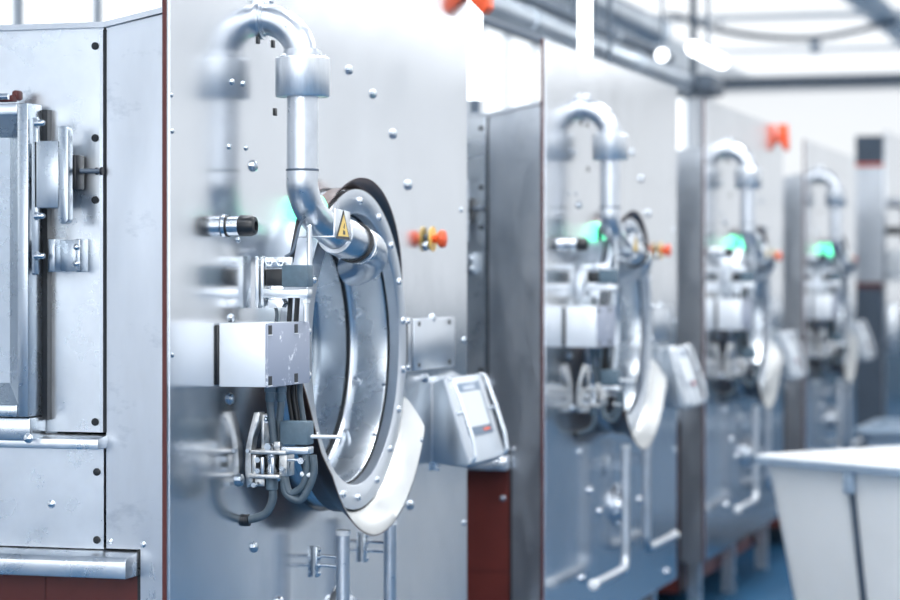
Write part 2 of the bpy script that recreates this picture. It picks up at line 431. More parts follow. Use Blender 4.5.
    MB().turned((.016, k.y, k.z), (1, 0, 0), [(0, .011), (.014, .013), (.016, .020), (.024, .026), (.034, .024), (.037, .018), (.038, .001)], 32).build('red_button', M['orange'], es)
    # --- cover plate
    a, b = fx(412, 319), fx(453, 366)
    cp = MB().box(.001, .006, a.y, b.y, b.z, a.z, .002).build('cover_plate', M['bezel'], root)
    for py_ in (.05, .28):
        pass
    for fy_, fz_ in ((.12, .90), (.86, .90), (.12, .10), (.86, .10)):
        y, z = a.y + (b.y - a.y) * fy_, b.z + (a.z - b.z) * fz_
        MB().box(.006, .0075, y - .010, y + .010, z - .006, z + .006, .001).build('slot', M['dark'], cp)
    # --- door ring
    ring = lathe_x(MB(), [(.0005, .392), (.0005, .398), (.056, .400), (.060, .403), (.063, .403), (.063, .345), (.061, .342), (.036, .342), (.034, .345), (.058, .348), (.058, .390)], 128).build('door_ring', M['bezel'], root)
    gap = lathe_x(MB(), [(.034, .3445), (.0, .37), (.0, .352), (.012, .338), (.030, .3375)], 96).build('seal_gap', M['gap'], ring)
    for k in range(14):
        a = 2 * math.pi * (k + .3) / 14; c, s_ = math.cos(a), math.sin(a)
        MB().cyl((.026, RY + c * .334, RZ + s_ * .334), (.026, RY + c * .348, RZ + s_ * .348), .005, seg=10).build('spacer', M['polish'], ring)
    for k in range(17):                          # ring bolts at their measured places round the circle
        a = math.radians([88, 64, 45, 27, 10, -10, -27, -46, -66, -90, -108, -129, -148, 172, 188, 152, 128][k]); c, s_ = math.cos(a), math.sin(a)
        bolt(ring, (.063, RY + c * .374, RZ + s_ * .374), r=.0085)
    # side tab with slot on the ring
    a, b = fx(401, 318, .06), fx(413, 371, .06)
    tab = MB().box(.052, .058, a.y, b.y, b.z, a.z, .003).build('hinge_tab', M['bezel'], root)
    for yy, zz in ((.65, .93), (.65, .07), (.2, .87), (.2, .13)):
        bolt(tab, (.058, a.y + (b.y - a.y) * yy, b.z + (a.z - b.z) * zz), r=.006)
    MB().prism([(a.y + (b.y - a.y) * .5 + .010 * math.cos(t), (a.z + b.z) / 2 + .048 * (1 if math.sin(t) >= 0 else -1) + .010 * math.sin(t)) for t in [math.pi * 2 * i / 24 for i in range(24)]], 'x', .058, .0588).build('slot', M['gap'], tab)
    # throat, flange, drum
    th = lathe_x(MB(), [(.026, .335), (.030, .337), (.026, .340), (-.065, .340), (-.065, .335)], 128).build('throat', M['drum'], root)
    for px, py in ((362, 316), (361, 381), (353, 437)):
        a = math.asin(max(-1, min(1, (RZ - (fx(px, py, -.03).z)) / .335))) * -1
        c, s_ = math.cos(a), math.sin(a)
        MB().cyl((-.045, RY + c * .336, RZ + s_ * .336), (-.045, RY + c * .31, RZ + s_ * .31), .006, seg=12).build('pin', M['polish'], th)
    fl = lathe_x(MB(), [(-.065, .340), (-.058, .338), (-.058, .318), (-.065, .315), (-.075, .318), (-.075, .34)], 128).build('drum_flange', M['bezel'], root)
    lathe_x(MB(), [(-.066, .318), (-.066, .303), (-.085, .303), (-.085, .318)], 96).build('drum_seal', M['gap'], fl)
    lathe_x(MB(), [(-.076, .303), (-.072, .303), (-.072, .298), (-.135, .290), (-.155, .290), (-.155, .303)], 96).build('drum_wall', M['drum'], root)
    MB().turned((-.18, RY, RZ), (1, 0, 0), [(0, .290), (.03, .290), (.036, .272), (.030, .262), (.036, .2), (.045, .1), (.048, .001)], 96).build('drum_back', M['disc'], root)
    # --- brim over the ring and drip lip beneath it
    def collar(name, a0, a1, dxf, drf, x0, r0, mat, n=56, thick=.003):
        mb = MB(); rs = []
        for i in range(n + 1):
            t = i / n; a = math.radians(a0 + (a1 - a0) * t); dx, dr = dxf(t), drf(t); c, s_ = math.cos(a), math.sin(a)
            sec = [(x0 - .03, r0), (x0, r0), (x0 + dx * .3, r0 + dr * .22), (x0 + dx * .7, r0 + dr * .66), (x0 + dx, r0 + dr)]
            pts = [Vector((x, RY + c * r_, RZ + s_ * r_)) for x, r_ in sec] + [Vector((x, RY + c * (r_ + thick), RZ + s_ * (r_ + thick))) for x, r_ in sec[::-1]]
            rs.append(pts)
        return mb.rings(rs).build(name, M[mat], root, sharp=.9)
    sm = lambda t: math.sin(math.pi * t) ** .6
    collar('top_brim', 14, 122, lambda t: .026 * sm(t) + .001, lambda t: .031 * math.sin(math.pi * t) ** .9, .045, .404, 'brown')
    def ldx(t): return .066 * min(1, (t / .07)) ** .8 * min(1, ((1 - t) / .2)) ** .7 + .004
    def ldr(t): return (.028 + .030 * min(1, max(0, (t - .0) / .5))) * min(1, t / .07 + .05) * min(1, (1 - t) / .15 + .05)
    lip = collar('drip_lip', -19, -172, ldx, ldr, .052, .4045, 'lip', 90)
    collar('lip_underside', -19, -172, ldx, ldr, .0515, .4078, 'brown', 90, .002).parent = lip
    bolt(lip, fx(421, 440, .14), r=.006)
    # --- junction box
    A = fx(219, 323, .006); y_a = A.y; fz = fx(262, 323, .12); zt = fx(262, 324, .12).z; zb = fx(262, 388, .12).z; y_b = fx(309, 350, .12).y
    jb = MB().box(.006, .116, y_a, y_b, zb, zt, .002).build('junction_box', M['housing'], root)
    MB().box(.0, .006, y_a - .004, y_b - .02, zb + .004, zt - .004, .002).build('box_gasket', M['dark'], jb)
    lid = MB().box(.116, .121, y_a, y_b + .004, zb - .001, zt + .001, .0015).build('box_lid', M['lid_worn'], jb)
    for px in (270, 296):
        for zz in (zt - .014, zb + .014):
            y = fx(px, 350, .121).y
            MB().box(.121, .1222, y - .010, y + .010, zz - .010, zz + .010, .0).build('slot', M['dark'], lid)
            MB().box(.1214, .1226, y - .0125, y + .0125, zz - .0125, zz - .0105).build('slot_rim', M['white'], lid)
    # --- upper bracket with proximity switch
    yc = fx(257, 280, .012).y
    P = lambda px, py, dy=0: fy(px, py, yc + dy)
    def B(name, mat, x0, y0_, x1, y1_, d0, d1, par=None, bev=.0015):
        a, b = P(x0, y0_), P(x1, y1_)
        return MB().box(a.x, b.x, yc + d0, yc + d1, b.z, a.z, bev).build(name, M[mat], par or root)
    br = B('switch_bracket', 'plate', 258, 256, 261, 308, -.02, .03)
    B('bracket_plate', 'plate', 262, 257, 265, 306, -.01, .04, br)
    B('bracket_top', 'plate', 264, 257, 290, 268, .01, .02, br)
    for x in (270, 281):
        q = P(x, 262); MB().cyl((q.x, yc + .010, q.z), (q.x, yc - .006, q.z), .010, seg=6).ball((q.x, yc - .007, q.z), .006).build('nut', M['polish'], br)
    B('switch_block', 'dark', 266, 269, 283, 286, .0, .02, br)  # black block gives the dark of the recess behind the switch
    sw = B('proximity_switch', 'grey', 283, 265, 309, 287, -.01, .03, None, .003)
    B('support_bar', 'plate', 264, 289, 309, 298, -.01, .025, br, .0025)
    q = P(281, 303); MB().cyl((q.x, yc - .01, q.z), (q.x, yc + .02, q.z), .011, seg=6).build('nut', M['polish'], br)
    B('bracket_foot', 'plate', 268, 299, 283, 308, 0, .02, br)
    q = P(303, 300); q2 = P(303, 322)
    MB().cyl((q.x, yc + .02, q.z), (q.x, yc + .02, q2.z), .006).turned((q.x, yc + .02, q.z + .0), (0, 0, -1), [(0, .010), (.008, .010), (.009, .007), (.014, .007)], 6).build('threaded_rod', M['plate'], br)
    q3 = P(305, 227); q4 = P(305, 266)
    MB().cyl((q3.x, yc + .03, q4.z), (q3.x, yc + .03, q3.z), .0065).ball((q3.x, yc + .03, q3.z), .0068).build('guide_pin', M['plate'], br)
    w0 = [P(305, 216, .05), P(300, 225, .05), P(296, 240, .03), P(292, 252, .02), P(285, 257, .015)]
    MB().tube(spline(w0, 6), .0035, 10).build('spring_wire', M['darksteel'], br)
    w1 = [P(300, 214, .09), P(297, 228, .09), P(294, 245, .08), P(291, 262, .08)]
    MB().tube(spline(w1, 6), .006, 10).build('signal_cable', M['dark'], sw)
    MB().tube(spline([P(272, 300, .03), P(275, 306, .03), P(277, 314, .03), P(276, 324, .03)], 5), .004, 10).build('earth_cable', M['hose'], br)
    for i, x in enumerate((291, 298)):
        MB().tube([P(x, 290, .05), P(x - 2, 324, .05)], .006, 10).build('signal_cable', M['dark'], sw)
    # dark cables running down behind to the lower switch
    for i, x in enumerate((289, 294, 300)):
        MB().tube(spline([P(x, 380, .06), P(x, 396, .06), P(x + 2, 410, .06), P(x + 4, 424, .06)], 6), .0065, 12).build('signal_cable', M['dark' if i < 2 else 'hose'], root)
    # --- lower bracket, valve and hoses
    yc = fx(250, 450, .012).y
    lb = MB()
    o0 = [(257, 412), (263, 412), (262, 420), (256, 437), (254, 452), (255, 482), (250, 487), (248, 470), (249, 446), (252, 432)]
    lb.prism([(P(x, y).x, P(x, y).z) for x, y in o0], 'y', yc - .02, yc + .012, .001)
    lb = lb.build('valve_bracket', M['brass'], root)
    B('bracket_plate', 'brass', 262, 414, 265, 450, -.005, .03, lb)
    q = P(267, 419); MB().cyl((q.x, yc - .004, q.z), (q.x, yc + .012, q.z), .010, seg=6).ball((q.x, yc - .006, q.z), .006).build('nut', M['polish'], lb)
    B('valve_top_plate', 'brass', 255, 449, 290, 454, -.03, .04, lb)
    B('valve_base_plate', 'brass', 253, 473, 284, 478, -.03, .03, lb)
    B('valve_side', 'brass', 255, 454, 259, 474, -.02, .03, lb)
    B('valve_side', 'brass', 282, 454, 290, 476, -.02, .03, lb, .002)
    a = P(272, 452, 0)
    MB().turned((a.x, yc, a.z + .02), (0, 0, -1), [(0, .006), (.012, .006), (.0125, .012), (.028, .012), (.0285, .016), (.034, .013), (.05, .010), (.06, .014), (.068, .014), (.07, .008)], 20).build('valve_body', M['polish'], lb)
    B('valve_yoke', 'plate', 266, 456, 269, 473, -.035, -.028, lb); B('valve_yoke', 'plate', 276, 456, 279, 473, -.035, -.028, lb)
    B('valve_lug', 'brass', 256, 478, 266, 486, -.01, .02, lb)
    q = P(282, 478); MB().ball((q.x, yc - .02, q.z), .006).build('nut', M['polish'], lb)
    B('clevis', 'brass', 277, 441, 283, 450, -.02, -.01, lb)
    s2 = B('proximity_switch', 'grey', 281, 421, 309, 445, -.01, .035, None, .004)
    B('support_bar', 'plate', 284, 446, 311, 454, -.02, .02, s2, .0025)
    B('fixing_stud', 'plate', 290, 458, 308, 461, -.02, -.01, s2); q = P(305, 460)
    MB().cyl((q.x, yc - .03, q.z), (q.x, yc, q.z), .008, seg=6).build('nut', M['polish'], s2)
    a = P(313, 437, .0)
    e0 = fx(341, 437, .14)
    MB().tube([(a.x - .014, yc + .01, a.z), on_y(341, 437, Y1 + yc + .12) - Vector((0, Y1, 0))], .0045, 12).build('feeler_rod', M['white'], s2)
    hs_ = []
    for px_, dy in ((270, -.01), (281, .01)):
        h = MB().tube(spline([P(px_, 389, dy), P(px_, 405, dy), P(px_ + (2 if px_ == 270 else -2), 425, dy), P(274 if px_ == 270 else 279, 443, dy)], 6), .0085, 14)
        h = h.build('hose', M['hose'], root)
        a = P(px_, 387, dy); MB().turned((a.x, yc + dy, a.z), (0, 0, -1), [(0, .013), (.012, .013), (.0125, .010), (.03, .011), (.034, .009)], 12).build('cable_gland', M['grey'], h)
    h = MB().tube(spline([P(272, 476), P(273, 490), P(272, 502), P(266, 513), P(256, 518), P(246, 520)], 8), .0095, 16).build('hose', M['hose'], root)
    a = P(272, 476); MB().turned((a.x, yc, a.z), (0, 0, -1), [(0, .012), (.004, .014), (.03, .014), (.032, .011)], 16).build('hose_collar', M['grey'], h)
    e = P(248, 520); f = P(234, 521)
    MB().turned(e + Vector((.004, 0, 0)), (f - e), [(0, .010), (.001, .014), (.012, .014), (.0125, .0115), (.026, .0115), (.0265, .009), (.034, .008)], 16).build('hose_coupling', M['dark'], h)
    for i, (rw, xr, yb) in enumerate(((0, 306, 493), (1, 313, 500))):
        pts = [P(xr, 455, -.01), P(xr + 1, 470, -.01), P(xr - 3, 485, -.01), P(xr - 13, yb, -.01), P(288 - i * 2, 490 + i * 3, -.01), P(285 - i, 476, -.01), P(287, 462, -.0)]
        h = MB().tube(spline(pts, 8), .0085, 14).build('hose', M['hose'], root)
        if i: a = P(310, 474, -.01); MB().turned((a.x - .022, yc - .012, a.z), (1, 0, -.1), [(0, .004), (.001, .006), (.024, .006), (.025, .004)], 12).build('cable_tie', M['white'], h)
    for px, py, rr_ in ((262, 459, .007), (262, 470, .007), (286, 468, .006), (258, 484, .006), (272, 446, .009), (252, 450, .005)):
        q = P(px, py); MB().cyl((q.x, yc - .03, q.z), (q.x, yc - .018, q.z), rr_, seg=6).build('nut', M['latch'], lb)
    B('valve_back_plate', 'dark', 260, 455, 281, 473, .012, .03, lb)
    # --- control unit
    y0c = fx(434, 430, .0).y; y1c = y0c + .37
    y0c = fx(442, 380, .03).y; y1c = y0c + .37
    zT, zB = fx(442, 379, .03).z, fx(467, 468, .105).z
    prof = [(.0, zT - .01), (.03, zT), (.035, zT + .002), (.11, zB + .01), (.105, zB), (.0, zB + .012)]
    cu = MB().prism(prof, 'y', y0c - .0, y1c - .02, .003).build('control_unit', M['unit'], root)
    fd = Vector((.11 - .035, 0, zB + .01 - zT)).normalized(); nrm = Vector((-fd.z, 0, fd.x))
    L = (Vector((.11, 0, zB + .01)) - Vector((.035, 0, zT))).length
    def facebox(name, mat, u0, u1, v0, v1, h0, h1, par, bev=.001):
        g = MB(); g.box(0, L * (v1 - v0), y0c + (y1c - y0c) * u0, y0c + (y1c - y0c) * u1, h0, h1, bev)
        o_ = Vector((.035, 0, zT)) + fd * L * v0
        for v in g.bm.verts:
            v.co = o_ + fd * v.co.x + Vector((0, v.co.y, 0)) + nrm * v.co.z
        return g.build(name, M[mat], par)
    face = facebox('control_face', 'unit_face', -.02, 1.0, 0, 1, .0, .006, cu, .002)
    facebox('display_frame', 'screenbar', .17, .84, .08, .70, .006, .010, cu)
    facebox('display_screen', 'screen', .22, .79, .19, .60, .010, .0112, cu, 0)
    facebox('display_mark', 'orange', .58, .76, .635, .665, .010, .0112, cu, 0)
    facebox('display_mark', 'grout', .34, .66, .125, .165, .010, .0112, cu, 0)
    def rail(u, name):
        g = MB()
        outer = [(-.01, .0), (.02, .028), (.72, .040), (.80, .034), (1.0, .004), (1.0, .0), (.0, .0)]
        y = y0c + (y1c - y0c) * u
        for v0, v1, hh0, hh1 in ((0, 1, .0, .006),):
            pass
        def bar(p, q, t=.0045):
            o_ = Vector((.035, y, zT))
            g.tube([o_ + fd * L * p[0] + nrm * p[1], o_ + fd * L * q[0] + nrm * q[1]], t, 8)
        seq = [(.0, .006), (.04, .022), (.40, .028), (.74, .030), (.94, .022), (.98, .008)]
        for a, b in zip(seq, seq[1:]): bar(a, b, .006)
        bar((.42, .006), (.42, .028), .006)
        return g.build(name, M['plate'], cu)
    rail(.03, 'guard_rail'); rail(.95, 'guard_rail')
    a = fx(434, 380, .0); b = fx(434, 470, .0)
    mr = MB().box(.0, .010, a.y - .02, a.y + .02, b.z, a.z + .0, .002).build('mounting_rail', M['plate'], cu)
    for py_ in (392, 412, 440, 468): bolt(mr, (.010, a.y, fx(434, py_).z), r=.008)
    MB().box(.002, .05, a.y + .02, y0c + .02, zB + .04, zT - .02, .002).build('mounting_arm', M['plate'], cu)
    # --- two upright pipes and their holders
    def post(px_top, py_top, sgn, hx_bot, length):
        t = fx(px_top, py_top, .08)
        pts = fillet([t, (t.x, t.y, hx_bot), (t.x, t.y + sgn * length, hx_bot)], .06)
        o_ = MB().tube(pts, .0165, 20).build('drain_rail' if False else 'upright_pipe', M['pipe'], root)
        MB().turned(t + Vector((0, 0, .001)), (0, 0, -1), [(0, .012), (.001, .0185), (.014, .0185), (.0145, .017)], 20).build('pipe_cap', M['white'], o_)
        en = Vector((t.x, t.y + sgn * length, hx_bot))
        MB().turned(en - Vector((0, sgn * .02, 0)), (0, sgn, 0), [(0, .0175), (.014, .020), (.024, .018), (.028, .010), (.029, .001)], 20).build('pipe_end', M['white'], o_)
        return t, o_
    t, o_ = post(343, 530, -1, .470, .52)
    a, b = fx(314, 546), fx(314, 577)
    def holder(o_, t, a, b):
        h_ = MB().box(.006, .012, a.y - .012, a.y + .012, b.z, a.z, .002).build('holder_plate', M['latch'], o_)
        for f_ in (.12, .37, .63, .88): bolt(h_, (.012, a.y + .004, b.z + (a.z - b.z) * f_), r=.0055)
        for f_ in (.38, .68):
            z = b.z + (a.z - b.z) * f_
            MB().tube([(.008, a.y + .01, z), (t.x, t.y, z)], .004, 10).build('holder_rod', M['polish'], o_)
    holder(o_, t, a, b)
    t, o_ = post(390, 520, 1, .50, .55)
    holder(o_, t, fx(362, 532), fx(362, 562))
    # --- low inspection port (shows on the machines farther along)
    c = Vector((0, on_x(617, 505).y - M2 , on_x(617, 505).z))
    pt = MB().turned(c, (1, 0, 0), [(0, .082), (.008, .082), (.009, .060), (.03, .056), (.034, .050), (.034, .036), (.012, .034), (.012, .001)], 32).build('inspection_port', M['bezel'], root)
    for k in range(6):
        a = k * math.pi / 3 + .3; bolt(pt, c + Vector((.008, math.cos(a) * .071, math.sin(a) * .071)), r=.008)
    for px, py in ((590, 490), (600, 511), (640, 500), (582, 578), (667, 572)):
        q = on_x(px, py); bolt(root, (0, q.y - M2, q.z), r=.014)



# ------------------------------------------------------------------ washer: casing behind the front
def casing(root, s):
    sy = s; xs = -.20; top = 2.095
    back = -1.9
    # side sheet next to the front panel with its notch
    side = MB().prism([(-.016, .26), (-.016, top + .035), (xs + .001, top), (xs + .001, .957), (-.118, .957), (-.118, .26)], 'y', sy, sy + .02).build('side_sheet', M['side_worn'], root)
    bolt(side, (-.112, sy, .968), (0, -1, 0), .006); bolt(side, (-.19, sy, .972), (0, -1, 0), .006)
    MB().prism([(-.016, top + .037), (-.016, top + .049), (xs, top + .012), (back, top + .012), (back, top), (xs, top)], 'y', sy - .012, sy + 2.1).build('top_sheet', M['side'], root)
    acc = MB().box(back, xs - .006, sy + .002, sy + .022, 1.21, top).build('access_side', M['access'], root)
    MB().box(xs - .006, xs + .002, sy - .001, sy + .001, 1.21, top - .004).build('seam', M['gap'], acc)
    MB().box(xs - .014, xs - .006, sy - .002, sy + .004, 1.21, top - .006).build('seam_bead', M['polish'], acc)
    bx = fy(95, 46, .13).x - 0
    for py in (46, 138, 200, 422):
        z = fy(95, py, .13).z
        MB().turned((bx, sy + .002, z), (0, -1, 0), [(0, .0085), (.003, .0085), (.0035, .006), (.004, .0005)], 14).build('black_bolt', M['gap'], acc)
    lowp = MB().box(back, xs - .006, sy + .002, sy + .022, .955, 1.175).build('lower_sheet', M['plate'], root)
    for py in (472, 540):
        z = fy(97, py, .13).z
        MB().turned((bx + .004, sy + .002, z), (0, -1, 0), [(0, .0085), (.003, .0085), (.0035, .006), (.004, .0005)], 14).build('black_bolt', M['dark'], lowp)
    bolt(lowp, (fy(51, 504, .13).x, sy + .002, fy(51, 504, .13).z), (0, -1, 0), .008)
    MB().prism([(sy - .05, 1.176), (sy - .05, 1.198), (sy + .01, 1.206), (sy + .01, 1.176)], 'x', back, xs + .004, .002).build('drip_ledge', M['plate'], root)
    MB().prism([(sy - .07, .900), (sy - .07, .935), (sy - .06, .945), (sy + .02, .955), (sy + .02, .900)], 'x', back, -.122, .002).build('base_ledge', M['plate'], root)
    base = MB().box(back, -.127, sy + .005, sy + 2.0, .12, .90).build('base_frame', M['red'], root)
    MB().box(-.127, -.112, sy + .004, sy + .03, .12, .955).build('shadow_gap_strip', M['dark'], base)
    for z in (.55,): MB().box(-1.4, -.127, sy + .003, sy + .005, z, z + .006).build('base_seam', M['edge'], base)
    bolt(base, (-.15, sy + .005, .80), (0, -1, 0), .008)
    for xx in (-.35,): MB().box(xx, xx + .004, sy + .003, sy + .005, .12, .90).build('base_seam', M['edge'], base)
    MB().box(back, -.02, sy + 2.06, sy + 2.08, .26, top).build('far_side_sheet', M['unit'], root)
    MB().box(-.34, -.32, sy + .05, sy + 2.0, .90, top - .02).build('inner_wall', M['gap'], root)
    for yy in (sy + .12, sy + 1.0, sy + 2.0):
        MB().box(-.11, -.05, yy, yy + .06, 0, .32).build('leg', M['plate'], root)
    MB().box(-.14, -.03, sy + .1, sy + 2.1, .27, .34).build('sill_beam', M['darksteel'], root)
    # --- side door with its latch
    yd = sy
    D = lambda px, py, dy=0: Vector((on_y(px, py, Y1 + .13 + dy).x, yd + dy, on_y(px, py, Y1 + .13 + dy).z))
    fr = D(28, 103, -.09); fb = D(28, 417, -.09)
    def ring_box(x0, x1, z0, z1, w_, y0, y1, mat, name, par):
        g = MB(); g.box(x1 - w_, x1, y0, y1, z0, z1, .003); g.box(x0, x0 + w_, y0, y1, z0, z1, .003)
        g.box(x0 + w_, x1 - w_, y0, y1, z1 - w_, z1, .003); g.box(x0 + w_, x1 - w_, y0, y1, z0, z0 + w_, .003)
        return g.build(name, M[mat], par)
    door = ring_box(fr.x - 1.0, fr.x, fb.z, fr.z, .026, yd - .09, yd - .02, 'latch', 'side_door', root)
    x0, x1, z0, z1 = fr.x - 1.0 + .026, fr.x - .026, fb.z + .026, fr.z - .026
    g = MB(); k = .045; dd = .05
    o1 = [(x0, yd - .085, z0), (x1, yd - .085, z0), (x1, yd - .085, z1), (x0, yd - .085, z1)]
    i1 = [(x0 + k, yd - .085 + dd, z0 + k), (x1 - k, yd - .085 + dd, z0 + k), (x1 - k, yd - .085 + dd, z1 - k), (x0 + k, yd - .085 + dd, z1 - k)]
    g.rings([o1, i1], cap0=False, cap1=True); g.build('door_pan', M['latch'], door)
    MB().box(fr.x - 1.0, fr.x + .012, yd - .02, yd + .002, fb.z - .01, fr.z - .01).build('door_seal', M['dark'], door)  # dark slab, its edge standing in for the frame's reflection
    a, b = D(30, 418, -.08), D(30, 441, -.08)
    MB().box(a.x - 1.0, a.x, yd - .08, yd, b.z, a.z, .004).build('door_tray', M['latch'], door)
    bolt(door, (a.x - .002, yd - .083, b.z + .006), (0, -1, 0), .009)
    a, b = D(31, 117, -.085), D(38, 275, -.085)
    st = MB().box(a.x, b.x, yd - .085, yd - .075, b.z, a.z, .004).build('latch_strap', M['latch'], door)
    for py in (123, 216, 256):
        q = D(38, py, -.09); MB().turned((q.x - .006, q.y, q.z), (1, 0, 0), [(0, .009), (.008, .009), (.0082, .0075), (.016, .0075), (.021, .005), (.023, .001)], 12).build('acorn_nut', M['polish'], st)
    a, b = D(35, 141, -.08), D(61, 208, -.08)
    la = MB().box(a.x, b.x, yd - .085, yd - .05, b.z, a.z, .002).build('door_latch', M['latch'], root)
    a, b = D(61, 126, -.07), D(71, 224, -.07); xm = (a.x + b.x) / 2; rr = (b.x - a.x) / 2
    pts = [(xm + rr * math.cos(t), (a.z - rr if math.sin(t) >= 0 else b.z + rr) + rr * math.sin(t)) for t in [2 * math.pi * i / 32 for i in range(32)]]
    MB().prism(pts, 'y', yd - .085, yd - .06, .001).build('latch_plate', M['latch'], la)
    a, b = D(72, 155, -.03), D(80, 190, -.03)
    MB().box(a.x, b.x, yd - .05, yd - .005, b.z, a.z, .004).build('latch_slot', M['dark'], la)
    a = D(76, 171, -.03); b = D(101, 171, -.01)
    MB().tube([a, (xs - .004, yd - .012, a.z)], .0055, 12).build('latch_rod', M['darksteel'], la)
    q = Vector((xs - .006, yd - .012, a.z)); MB().turned(q, (1, 0, 0), [(0, .009), (.005, .009)], 12).turned(q - Vector((.012, 0, 0)), (1, 0, 0), [(0, .008), (.004, .008)], 12).build('rod_nut', M['dark'], la)
    a, b = D(50, 239, -.05), D(79, 272, -.05)
    hb = MB().box(a.x, a.x + .016, yd - .06, yd, b.z, a.z, .002).box(a.x + .016, b.x - .01, yd - .03, yd - .02, b.z + .002, a.z - .002, .001).box(b.x - .012, b.x, yd - .045, yd, b.z, a.z, .003).build('catch_block', M['latch'], root)
    for zz in (a.z - .018, b.z + .018):
        MB().turned((b.x - .006, yd - .045, zz), (0, -1, 0), [(0, .007), (.006, .007), (.010, .004), (.011, .001)], 12).build('nut', M['polish'], hb)
    a = D(16, 100, -.06)
    MB().box(a.x - .04, a.x + .0, yd - .075, yd - .05, a.z - .004, a.z + .01, .003).box(a.x - .012, a.x + .004, yd - .06, yd - .03, a.z, a.z + .022, .006).build('door_clamp', M['edge'], door)
    MB().cyl((a.x - .05, yd - .085, a.z + .006), (a.x - .005, yd - .085, a.z + .006), .007, seg=12).build('clamp_screw', M['polish'], door)

GW = 'industrial washers standing in a row'
mach = []
specs = [('nearest stainless steel industrial washer, largest in view, with white junction box in sharp focus', Y1, .13, 2.43),
         ('second stainless steel industrial washer, blurred, between the sharp one and the third in the row', M2, .02, 2.352),
         ('third stainless steel industrial washer, with an orange-red beacon at its top right corner', M3, .02, 2.352),
         ('fourth and smallest full washer in the row, mostly hidden below by the white bin', M4, .02, 2.335)]
for lab, Y, s, top in specs:
    r = empty('industrial_washer', (0, Y, 0), lab, 'washing machine', GW); mach.append(r)
    front_panel(r, top)
    casing(r, s)
before = set(mach[0].children)
front_equipment(mach[0])
eq = [c for c in mach[0].children if c not in before]
for r in mach[1:]:
    for c in eq: copy_tree(c, r)
def beacon(root, z0, z1, y, xw, xb=0.0):
    o = MB().prism([(xb, z0 + (z1 - z0) * .45), (xb + xw * .75, z0), (xb + xw, z0 + .02), (xb + xw * .9, z1), (xb, z1)], 'y', y - .02, y + .05, .004).build('alarm_beacon', M['orange'], root)
    MB().box(-.01, xb + .004, y - .03, y + .03, z0 + (z1 - z0) * .5, z1 - .01, .002).build('beacon_mount', M['plate'], o)
beacon(mach[0], 2.335, 2.46, PW - .01, .075)
beacon(mach[2], 2.215, 2.36, PW - .20, .060)

# ------------------------------------------------------------------ fifth machine: taller cabinet of another make
yq = on_x(886, 0).y
r = empty('washer_cabinet', (0, yq, 0), 'tall dark grey machine cabinet with red strips at the right edge, beyond the last washer', 'machine')
MB().box(-.22, -.02, 0, 2.2, 0, 2.36).build('cabinet_body', M['side'], r)
MB().box(-.22, -.02, -.01, 2.2, 2.38, 2.58).build('cabinet_head', M['darksteel'], r)
MB().box(-.22, -.02, -.015, 0, 2.355, 2.38).build('red_strip', M['orange'], r)
MB().box(-.22, -.02, -.015, 0, 1.47, 1.51).build('red_strip', M['red'], r)
MB().box(-.22, -.02, -.012, 0, .0, 1.47).build('lower_cladding', M['darksteel'], r)
MB().box(-.016, 0, 0, 2.3, .3, 2.62).build('front_panel', M['panel'], r)
MB().box(0, .12, .05, .42, 1.52, 1.75, .01).build('white_box', M['white'], r)
MB().box(0, .06, .08, .4, 1.0, 1.35, .01).build('valve_housing', M['plate'], r)
MB().tube(fillet([(0, .3, 2.1), (.12, .3, 2.1), (.12, .3, 1.8)], .08), .04, 16).build('filling_pipe', M['pipe'], r)
MB().box(0, .08, .1, .35, 1.86, 1.92, .01).build('cable_bracket', M['dark'], r)

# ------------------------------------------------------------------ laundry bin in the aisle
def bin_(name, label, cx, cy, rot, Lx, Ly, H, mat, rimmat):
    r = empty(name, (cx, cy, 0), label, 'laundry bin'); r.rotation_euler = (0, 0, rot)
    def rr(hx, hy, z, rad=.07, n=5):
        pts = []
        for sx, sy, a0 in ((1, 1, 0), (-1, 1, 90), (-1, -1, 180), (1, -1, 270)):
            for k in range(n + 1):
                a = math.radians(a0 + 90 * k / n); pts.append(Vector((sx * (hx - rad) + rad * math.cos(a), sy * (hy - rad) + rad * math.sin(a), z)))
        return pts
    hx, hy = Lx / 2, Ly / 2
    MB().rings([rr(hx - .11, hy - .11, .17), rr(hx - .02, hy - .02, H - .03), rr(hx - .03, hy - .03, H - .03), rr(hx - .12, hy - .12, .19)], cap0=True, cap1=True).build('bin_body', M[mat], r)
    ring = [rr(hx - .035, hy - .035, H - .03), rr(hx, hy, H - .035), rr(hx + .015, hy + .015, H - .022), rr(hx + .012, hy + .012, H - .004), rr(hx, hy, H), rr(hx - .035, hy - .035, H - .004)]
    MB().rings(ring, closed=True).build('bin_rim', M[rimmat], r)
    ring = [rr(hx + .004, hy + .004, H - .034), rr(hx + .018, hy + .018, H - .034), rr(hx + .020, hy + .020, H - .010), rr(hx + .012, hy + .012, H - .008)]
    MB().rings(ring, closed=True).build('rim_band', M['rim'], r)
    for sx in (-1, 1):
        for sy in (-1, 1):
            w_ = MB().box(sx * (hx - .2) - .02, sx * (hx - .2) + .02, sy * (hy - .2) - .02, sy * (hy - .2) + .02, .11, .175, .004).build('caster_fork', M['plate'], r)
            MB().cyl((sx * (hx - .2) - .015, sy * (hy - .2), .055), (sx * (hx - .2) + .015, sy * (hy - .2), .055), .055, seg=24).build('wheel', M['dark'], w_)
    return r, hx, hy
def cam2world(u, z): return Vector((CAMX + u * CS - z * SN, u * SN + z * CS, 0))
c0 = cam2world(1.155, 9.34); av = (cam2world(.6, -.8) - cam2world(0, 0)); bv = (cam2world(.8, .6) - cam2world(0, 0))
La, Lb = 1.0, .85
cc = c0 + av * La / 2 + bv * Lb / 2
